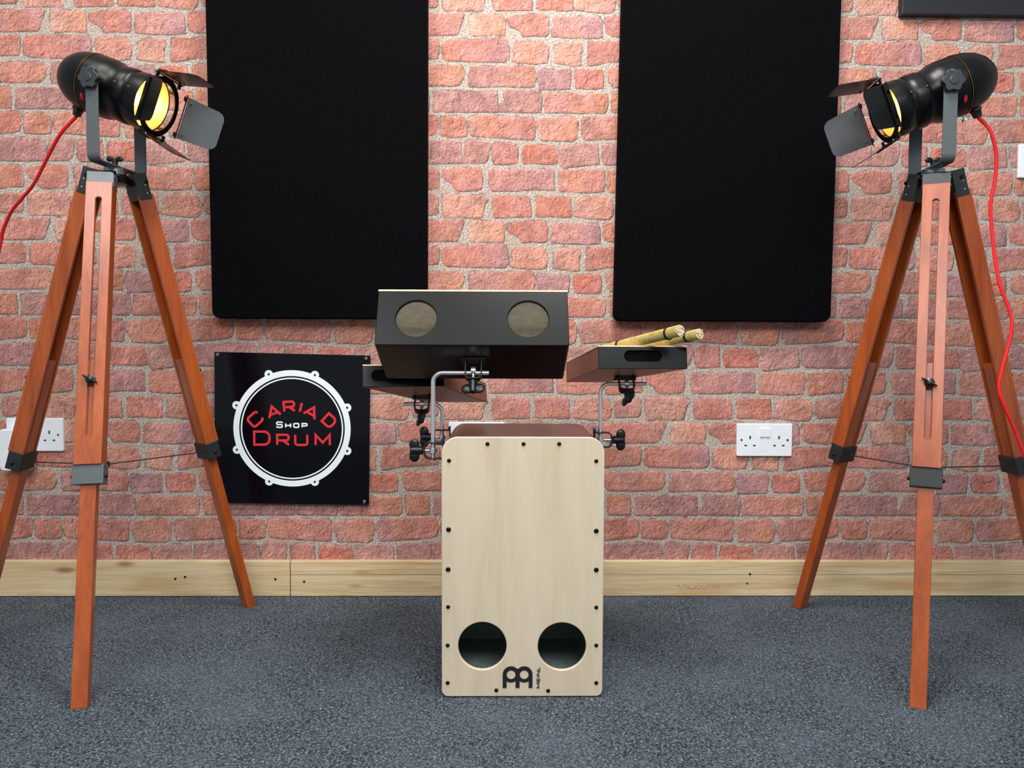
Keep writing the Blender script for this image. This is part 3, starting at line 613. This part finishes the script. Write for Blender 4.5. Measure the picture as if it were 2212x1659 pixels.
# ------------------------------------------------------------------ side snare drums
def side_drum(fl,fr,br,bl,zf,zb,h,slot,label,clampP,rodp,sheet='birch'):
    """bottom corners: fl,fr front; br,bl back (x,y); heights zf front, zb back of the underside"""
    P=[V((fl[0],fl[1],zf)),V((fr[0],fr[1],zf)),V((br[0],br[1],zb)),V((bl[0],bl[1],zb))]
    c=sum(P,V((0,0,0)))/4; root=empty('side_drum',tuple(c),label,'drum','side drums clamped to the cajon')
    n=(P[1]-P[0]).cross(P[3]-P[0]).normalized(); f=(P[1]-P[0]).normalized(); dn=n.cross(f)  # dn: backwards
    fb=MB(); Q=[P[0]+dn*.005,P[1]+dn*.005,P[2],P[3]]
    fb.hexa(Q+[q+n*(h-.003) for q in Q]); fb.build('drum_body',MT['brown'],root,bevel=.0015)
    W=(P[1]-P[0]).length; x0,x1,z0,z1=slot
    fp=MB(); fp.plate([rrect(0,0,W,h-.003,.002,2),rrect(x0,z0,x1,z1,(z1-z0)/2-.0003,8)],P[0]+dn*.0055,f,n,.0055,.0008); fp.build('front_panel',MT['blacksatin'],root)
    g=MB(); g.prism([(x0-.003,z0-.003),(x1+.003,z0-.003),(x1+.003,z1+.003),(x0-.003,z1+.003)],P[0]+dn*.0047,f,n,.0006); g.build('speaker_mesh',MT['mesh'],root)
    T=[q+n*(h-.003) for q in P]; T2=[q+n*.003 for q in T]; MB().hexa(T+T2).build('playing_surface',MT[sheet],root,bevel=.0008)
    cp=V(clampP); t=((cp-P[0]).dot(n)); cp=cp-n*t; N=V(rodp)-cp; N=V((0,N.y,N.z)); dd=N.length
    clamp(root,cp,N,X,dd,L=dd+.019,turn=PI/2-.5)
    return n,P
YR=(-.508,-.318)
a,b_=at(1293,796,YR[0]),at(1485,797,YR[0]); c_,d_=at(1310,826,YR[1]),at(1223,826,YR[1])
e=at(1350,758,YR[0]); g=at(1430,782,YR[0])
nR,PR=side_drum((a.x,YR[0]),(b_.x,YR[0]),(c_.x,YR[1]),(d_.x,YR[1]),(a.z+b_.z)/2,c_.z,.046,(e.x-a.x,g.x-a.x,g.z-a.z+.0015,e.z-a.z+.0015),
   'small black-fronted side drum with one slot, right, bundles lying on it',(at(1350,812,-.41).x,-.415,.6),(at(1350,829,-.43).x,-.43,r3c.z))
YL=(-.458,-.440,-.275,-.275)
a=at(784,838,-.470); b_=at(960,832,-.430); c_=at(1053,869,-.275); d_=at(919,870,-.275)
zf=(a.z+b_.z)/2
side_drum((a.x,-.470),(b_.x,-.430),(c_.x,-.275),(d_.x,-.275),zf,c_.z,.046,(.018,.088,.012,.034),
   'small black-fronted side drum on the left, half hidden behind the two-hole box',(at(915,856,-.365).x,-.365,.5),(at(915,873,-.365).x,-.365,r2c.z))

# ------------------------------------------------------------------ bamboo bundles lying on the right drum
def bundle(A,B,r,label):
    """A: near thick end, B: far end"""
    root=empty('rod_bundle',tuple((A+B)/2),label,'drumstick','bamboo rod bundles on the right side drum')
    d=(B-A); L=d.length; d.normalize(); u=d.cross(Z).normalized(); w=u.cross(d); rr=r/9.2
    mb=MB(); ends=MB(); pts=[(0,0)]
    for ring in (1,2,3,4):
        for k in range(6*ring):
            th=2*PI*k/(6*ring); pts.append((ring*2.05*rr*math.cos(th),ring*2.05*rr*math.sin(th)))
    for i,(a_,b_) in enumerate(pts):
        jx=random.uniform(-.0015,.0015)
        s=A+u*a_+w*b_-d*jx; e=B+u*a_*.82+w*b_*.82
        mb.cyl(s,e,rr*1.06,rr*.8,n=8); ends.cyl(s-d*.0004,s+d*.001,rr*1.0,n=8)
    mb.build('rods',MT['cane'],root,weld=False); ends.build('cut_ends',MT['cane_end'],root,weld=False)
    for t in (.030,.17,L-.02):
        k=1-(t/L)*.18; R_=(4*2.05*rr+rr*1.2)*k
        MB().lathe([(-.0022,R_),(.0022,R_),(.0022,R_+.0012),(-.0022,R_+.0012)],A+d*t,d,24,close=True).build('rubber_band',MT['rubber'],root)
topn=nR; TP=PR[0]+nR*.046
def ontop(x,y,lift):  # height of the drum's top plane
    z=TP.z-(nR.x*(x-TP.x)+nR.y*(y-TP.y))/nR.z; return V((x,y,z+lift/nR.z))
p=at(1469,722,-.575); q=ontop(.20,-.37,.0120); A1=ontop(p.x,-.575,.0132); 
bundle(A1,q,.0112,'bamboo rod bundle on the right side drum, the nearer of two')
p2=at(1512,718,-.55); A2=ontop(p2.x,-.55,.0124); q2=ontop(.225,-.345,.0115)
bundle(A2,q2,.0104,'bamboo rod bundle on the right side drum, end sticking out farthest right')

# ------------------------------------------------------------------ tripod spotlights
def leg(root,P,Fo,cen,no,front=False):
    P=V(P);Fo=V(Fo); d=(Fo-P); L=d.length; d.normalize()
    out=V((Fo.x-cen[0],Fo.y-cen[1],0)); n=(out-d*out.dot(d)).normalized(); w=d.cross(n).normalized()
    fr=(w,d,n)
    def pt(s,a=0,b=0): return P+d*(s*L)+w*a+n*b
    s0,s1=.030,.582; Lu=(s1-s0)*L; W=.050
    mb=MB(); sl0,sl1=.062-s0,.531-s0
    mb.plate([rrect(-W/2,0,W/2,Lu,.0008,1),rrect(-.0058,sl0*L,.0058,sl1*L,.0055,6)],pt(s0,0,.004),w,d,.009,.0008)
    for s in (-1,1): mb.box(pt((s0+s1)/2,s*(W/2-.0035),-.008),(.007,Lu,.024),fr)
    up=mb.build('tripod_leg',MT['tripod'],root)
    # lower leg slides inside the channel; foot end cut flat on the floor
    lo=MB(); t0=.385; hw=.0142; base=[]
    top=[pt(t0,a,b_) for a,b_ in ((-hw,-.020),(hw,-.020),(hw,.002),(-hw,.002))]; bot=[]
    for a,b_ in ((-hw,-.020),(hw,-.020),(hw,.002),(-hw,.002)):
        q=pt(1.0,a,b_+.009); q=q-d*(q.z/d.z) if abs(d.z)>1e-6 else q; bot.append(pt_floor(pt(t0,a,b_),d))
    lo.hexa(bot+top); lo.build('lower_leg',MT['tripod'],up,bevel=.0015)
    c=MB(); c0,c1=(.006,.038) if front else (-.012,.042); c.box(pt((c0+c1)/2,0,-.006),(W+.002,(c1-c0)*L,.028),fr); c.build('top_bracket',MT['blackmat'] if no else MT['grey'],up,bevel=.0012)  # left front bracket is lighter: its sheen is painted in as grey
    for s in (-1,1):
        for k in (.013,.030): MB().ell(pt(k,s*(W/2+.001),.0),(w,d,n),(.0012,.0022,.0022),10,6).build('rivet',MT['zinc'],up)
    c=MB(); c.box(pt(.599,0,-.007),(W+.006,.037*L,.032),fr); c.build('clamp_sleeve',MT['grey'] if not no else MT['blackmat'],up,bevel=.0014)  # sleeve sheen put into the colour on the left front leg only
    for s in (-1,1): MB().ell(pt(.603,s*(W/2+.004),-.004),(w,d,n),(.004,.004,.004),12,8).build('sleeve_bolt',MT['screw'],up)
    m=MB(); q=pt(.425,0,.012) ; m.lathe([(0,.0095),(.0025,.0095),(.004,.006),(.009,.0052),(.010,.003)],q,n,18)
    D=(w*.86-d*.5).normalized()
    for s in (-1,1): m.ell(q+n*.008+D*s*.009,(D,n.cross(D),n),(.0075,.0022,.004),12,8)
    m.build('wing_nut',MT['blk_plastic'],up)
    return pt(.60,0,-.024)
def pt_floor(p,d):
    return p+d*((-.0005-p.z)/d.z)
def lamp(cen,sx,a,feet,pivots,ringt,labels,cable,gland,off=.005,ext=0.,zc=1.2):
    c2=(cen[0],cen[1]); root=empty('tripod_spotlight',(cen[0],cen[1],0),labels,'floor lamp','tripod studio spotlights')
    inner=[]
    for i,(P,Fo) in enumerate(zip(pivots,feet)): inner.append(leg(root,P,Fo,c2,i if sx>0 else 1,i==0))
    # spreader
    mid=sum(inner,V((0,0,0)))/3-Z*.004+X*(-.012 if sx>0 else 0); m=MB(); m.cyl(mid-Z*.006,mid+Z*.006,.008)
    for p in inner: m.cyl(p,mid,.0014,n=8)
    m.build('spreader',MT['blackmat'],root)
    # hub
    H=V((cen[0],cen[1],1.012)); hub=MB(); hub.lathe([(-.012,.012),(-.010,.026),(.004,.030),(.006,.026),(.008,.0255)],H,Z,28)
    for P in pivots:
        P=V(P); r=V((P.x-H.x,P.y-H.y,0)); L=r.length; r.normalize(); t=Z.cross(r)
        hub.box(H+r*(L*.5)-Z*.002,(L,.020,.014),(r,t,Z)); hub.cyl(P-t*.029-Z*.005,P+t*.029-Z*.005,.0042)
    hub=hub.build('hub',MT['black'],root,bevel=.001)
    MB().lathe([(.0,.021),(.001,.0225),(.015,.0225),(.016,.021)],H+Z*.0075,Z,36).build('collar',MT['chromed'],hub)
    m=MB(); q=H+Z*.031; m.cyl(q,q+Z*.012,.006)
    for s in (-1,1): m.ell(q+Z*.012+X*s*.010,(X,Y,Z),(.009,.003,.006),12,8)
    m.build('wing_nut',MT['blk_plastic'],hub)
    ca,sa=math.cos(math.radians(a)),math.sin(math.radians(a)); ph=math.radians(20)
    h=V((sx*ca,-sa,0)); p=V((-sx*sa,-ca,0)); ax=h*math.cos(ph)-Z*math.sin(ph); u=h*math.sin(ph)+Z*math.cos(ph); C=V((cen[0],cen[1],zc)); C=V(cen[2])
    def pt(t,e=0,f=0): return C+ax*t+p*e+u*f
    # yoke
    yk=MB(); yw=.080; zb=1.0355; bw=.027
    for s in (-1,1):
        o=C+p*s*yw; top=C.z+.012; low=zb+.012
        yk.box(V((o.x,o.y,(top+low)/2)),(bw,.0035,top-low),(h,p,Z))
        yk.lathe([(-.00175,bw/2),(.00175,bw/2)],V((o.x,o.y,top)),p,24)
        for i in range(5):
            t0=PI/2*i/5; t1=PI/2*(i+1)/5; g=lambda t:C*1+p*s*(yw-.012+.012*math.cos(t))
            A_=g(t0); B_=g(t1); A_=V((A_.x,A_.y,low-.012*math.sin(t0))); B_=V((B_.x,B_.y,low-.012*math.sin(t1)))
            e=(B_-A_); yk.box((A_+B_)/2,(bw,.0035,e.length*1.1),(h,e.normalized().cross(h),e.normalized()))
    base=V((C.x,C.y,zb)); yk.box(base,(bw,2*(yw-.011),.0035),(h,p,Z))
    yk.build('yoke',MT['grey'],root,bevel=.0006)
    # housing shell (open can)
    O=C+ax*off
    prof=[(-.137,.0),(-.135,.014),(-.128,.028),(-.116,.042),(-.100,.053),(-.082,.060),(-.062,.0632),(-.058,.0632),(-.057,.0615),(-.053,.0615),(-.052,.0635),(-.020,.0630),(-.008,.0615),(.002,.0570),(.010,.0555),(.016,.0555),(.020,.0585),(.034,.0590),(.040,.0575),(.043,.0552),(.048,.0552),(.052,.0580),(.062,.0590),(.080,.0585)]
    inn=[(.080,.0570),(.040,.0548),(.0,.0548),(-.02,.059),(-.06,.058),(-.10,.045),(-.12,.0)]
    prof=[(t+ext*min(max(t,0)/.05,1),r) for t,r in prof]; inn=[(t+ext*min(max(t,0)/.05,1),r) for t,r in inn]
    hs=MB().lathe(prof+inn,O,ax,56,ref=u,close=False)
    hs.f=hs.f[:-2]; hs=hs.build('housing',MT['black'],root,smooth=28)
    rf=MB().lathe([(.0795+ext,.0562),(.055,.0543),(.030,.0535),(-.01,.0540),(-.03,.030),(-.03,.028),(-.009,.0525),(.030,.0525),(.0795+ext,.0553)],O,ax,48,ref=u,close=True); rf.build('reflector',MT['reflector'],hs)
    MB().lathe([(-.0005,.0640),(.0006,.0640),(.0006,.0628),(-.0005,.0628)],O-ax*.0555,ax,48,close=True).build('trim_ring',MT['brass'],hs)
    bl=MB(); bl.lathe([(-.028,.012),(-.010,.013),(.004,.017),(.020,.0185),(.032,.016),(.038,.009),(.040,.002)],O+ax*.004,ax,24); bl.build('bulb',MT['bulb'],root)
    bs=MB(); bs.lathe([(-.07,.017),(-.021,.017),(-.020,.014)],O,ax,24); bs.build('bulb_socket',MT['black'],hs)
    for k,(t,e) in enumerate(((.026,.0585),(.058,.0582),(-.03,.0625))):
        th=math.radians(12 if k<2 else 200); D=p*math.cos(th)+u*math.sin(th); MB().ell(O+ax*t+D*e,(ax,ax.cross(D),D),(.0034,.0034,.0022),12,6).build('rivet',MT['blackmat'],hs)
    # vent slot with the red cord showing
    th=math.radians(-38); D=p*math.cos(th)+u*math.sin(th); T=ax.cross(D)
    MB().ell(O-ax*.040+D*.0618,(ax,T,D),(.0050,.0095,.0022),16,8).build('vent',MT['cord'],hs)
    # knobs
    for s in (-1,1):
        K=C+p*s*(yw+.002); D=p*s; kn=MB(); n=70; pts=[]
        for i in range(n):
            t=2*PI*i/n; r=.0205+.0022*math.cos(6*t); pts.append((r*math.cos(t),r*math.sin(t)))
        e1=(h if s>0 else -h); e2=D.cross(e1); kn.prism(pts,K,e1,e2,.011); kn.lathe([(0,.009),(.002,.008)],K+D*.011,D,20); kn.cyl(K-D*.022,K,.005)
        kn.build('tilt_knob',MT['knob'],root,bevel=.0018)
    # cord gland and thumb screw
    G=O-ax*.078-u*.060; g=MB(); g.lathe([(0,.0125),(.010,.0125),(.012,.0105),(.022,.009),(.023,.006)],G+u*.006,-u,6); g.lathe([(0,.008),(.012,.008)],G-u*.006,-u,18); g.build('cord_gland',MT['blk_plastic'],hs,bevel=.0008)
    g=MB(); q=O-ax*.052-u*.062; g.lathe([(0,.003),(.008,.003),(.0085,.007),(.014,.007),(.0145,.006)],q,-u,18); g.build('thumb_screw',MT['chrome'],hs)
    # barn doors
    rc=O+ax*(ringt-off); rg=MB(); rg.lathe([(-.001,.0510),(.001,.0510),(.001,.0635),(-.001,.0635)],rc,ax,64,close=True)
    for k in range(4):
        th=PI/4+PI/2*k; D=p*math.cos(th)+u*math.sin(th); rg.box(rc+D*.057-ax*(ringt-.078)/2,(.0016,.008,ringt-.078),(D,ax.cross(D),ax))
        D2=D; T=ax.cross(D2)
    rg=rg.build('barn_door_frame',MT['black'],root)
    for nm,e,tl in (('near',p,36 if sx>0 else 33),('far',-p,34),('top',u,13),('bottom',-u,14)):
        th=math.radians(tl); T=ax.cross(e); hp=rc+e*.0625+ax*(.013 if nm=='far' else .002); d=ax*math.cos(th)+e*math.sin(th); nn=d.cross(T)
        hg=MB(); hg.cyl(hp-T*.050,hp+T*.050,.0016,n=10)
        for s in (-1,1): hg.box(hp+T*s*.040-e*.004,(.010,.012,.0022),(T,e,ax))
        hg.build('hinge_rod',MT['blackmat'],rg)
        Lf=.084; hw0=.047; hw1=.043; r_=.017
        pts=[(-hw0,.004),(hw0,.004),(hw1+.002,.03)]
        for i in range(7): t=PI/2*i/6; pts.append((hw1-r_+r_*math.cos(t),Lf-r_+r_*math.sin(t)))
        for i in range(7): t=PI/2+PI/2*i/6; pts.append((-hw1+r_+r_*math.cos(t),Lf-r_+r_*math.sin(t)))
        pts.append((-hw1-.002,.03))
        f=MB(); f.prism(pts,hp-nn*.0006,T,d,.0012); fo=f.build('barn_door',MT['grey'] if nm=='far' else MT['black'],rg)  # far door's sheen is put into its colour; the others stay black
        m=MB(); m.plate([[(-hw0,.003),(hw0,.003),(hw0-.004,.019),(-hw0+.004,.019)],circ(-.026,.011,.0045,14),circ(.026,.011,.0045,14)],hp-nn*.0016,T,d,.0032); m.build('door_stiffener',MT['black'],fo)
        for s in (-1,1): MB().ell(hp+d*.011+T*s*.036,(T,d,nn),(.0024,.0024,.0036),10,6).build('rivet',MT['zinc'],fo)
    # cord
    g0=G-u*.018; path=[g0]+[at(x,y,yy) for x,y,yy in cable]; path=spline(path,8)
    MB().tube(path,.0036,10).build('power_cord',MT['cord'],root,smooth=60)
MT['chromed']=plain('brushed_steel','8f9a9c',.3,.9,.5); MT['brass']=plain('brass_trim','b98b45',.25,1,.5); MT['knob']=plain('dark_grey_plastic','303438',.3,0,.5)
lamp((-.832,-.320,V((-.826,-.318,1.198))),1,8,[(-.7634,-.6325,0),(-.6296,-.082,0),(-1.165,-.33,0)],[(-.834,-.372,1.02),(-.805,-.272,1.02),(-.880,-.325,1.02)],.104,
  'black spotlight on a wooden tripod at the left, facing right',
  [(130,290,-.30),(100,345,-.28),(73,397,-.26),(48,428,-.24),(24,458,-.22),(6,500,-.20),(0,532,-.19),(-25,640,-.17),(-60,900,-.12),(-70,1150,-.10),(-80,1270,-.07)],(160,240),.006)
lamp((.9146,-.362,V((.910,-.36,1.192))),-1,-6,[(.7622,-.640,0),(.7502,-.0914,0),(1.231,-.355,0)],[(.895,-.410,1.02),(.905,-.315,1.02),(.960,-.362,1.02)],.108,
  'black spotlight on a wooden tripod at the right, facing left',
  [(2139,282,-.39),(2152,335,-.39),(2149,390,-.39),(2140,440,-.395),(2143,500,-.40),(2150,560,-.41),(2160,615,-.42),(2180,668,-.43),(2186,700,-.435),(2181,736,-.44),(2164,800,-.45),(2158,841,-.455),(2172,882,-.46),(2194,934,-.46),(2213,985,-.46),(2240,1080,-.45),(2275,1200,-.42),(2310,1330,-.38),(2400,1395,-.36)],(2125,240),.008,.010)

# ------------------------------------------------------------------ light
w=bpy.data.worlds.new('room_light'); SC.world=w; w.use_nodes=True; w.node_tree.nodes['Background'].inputs[0].default_value=(.86,.93,1,1); w.node_tree.nodes['Background'].inputs[1].default_value=.40
def area(name,loc,rot,sx,sy,e,c=(1,.97,.94)):
    l=bpy.data.lights.new(name,'AREA'); l.shape='RECTANGLE'; l.size=sx; l.size_y=sy; l.energy=e; l.color=c
    o=bpy.data.objects.new(name,l); COL.objects.link(o); o.location=loc; o.rotation_euler=rot
R=math.radians
area('ceiling_or_fill_light',(-.95,-1.05,2.42),(R(12),0,0),.60,.60,14,(1,.93,.86))
area('ceiling_or_fill_light',(.25,-1.00,2.42),(R(12),0,0),.60,.60,38)
area('ceiling_or_fill_light',(-.95,-2.25,2.42),(0,0,0),.60,.60,22)
area('ceiling_or_fill_light',(.3,-3.2,2.4),(R(50),0,0),1.6,.8,55,(.93,.97,1))  # soft fill added behind the camera for light from the front
SC.view_settings.view_transform='Standard'; SC.view_settings.look='None'; SC.view_settings.exposure=.12; SC.view_settings.gamma=1; SC.view_settings.use_curve_mapping=False
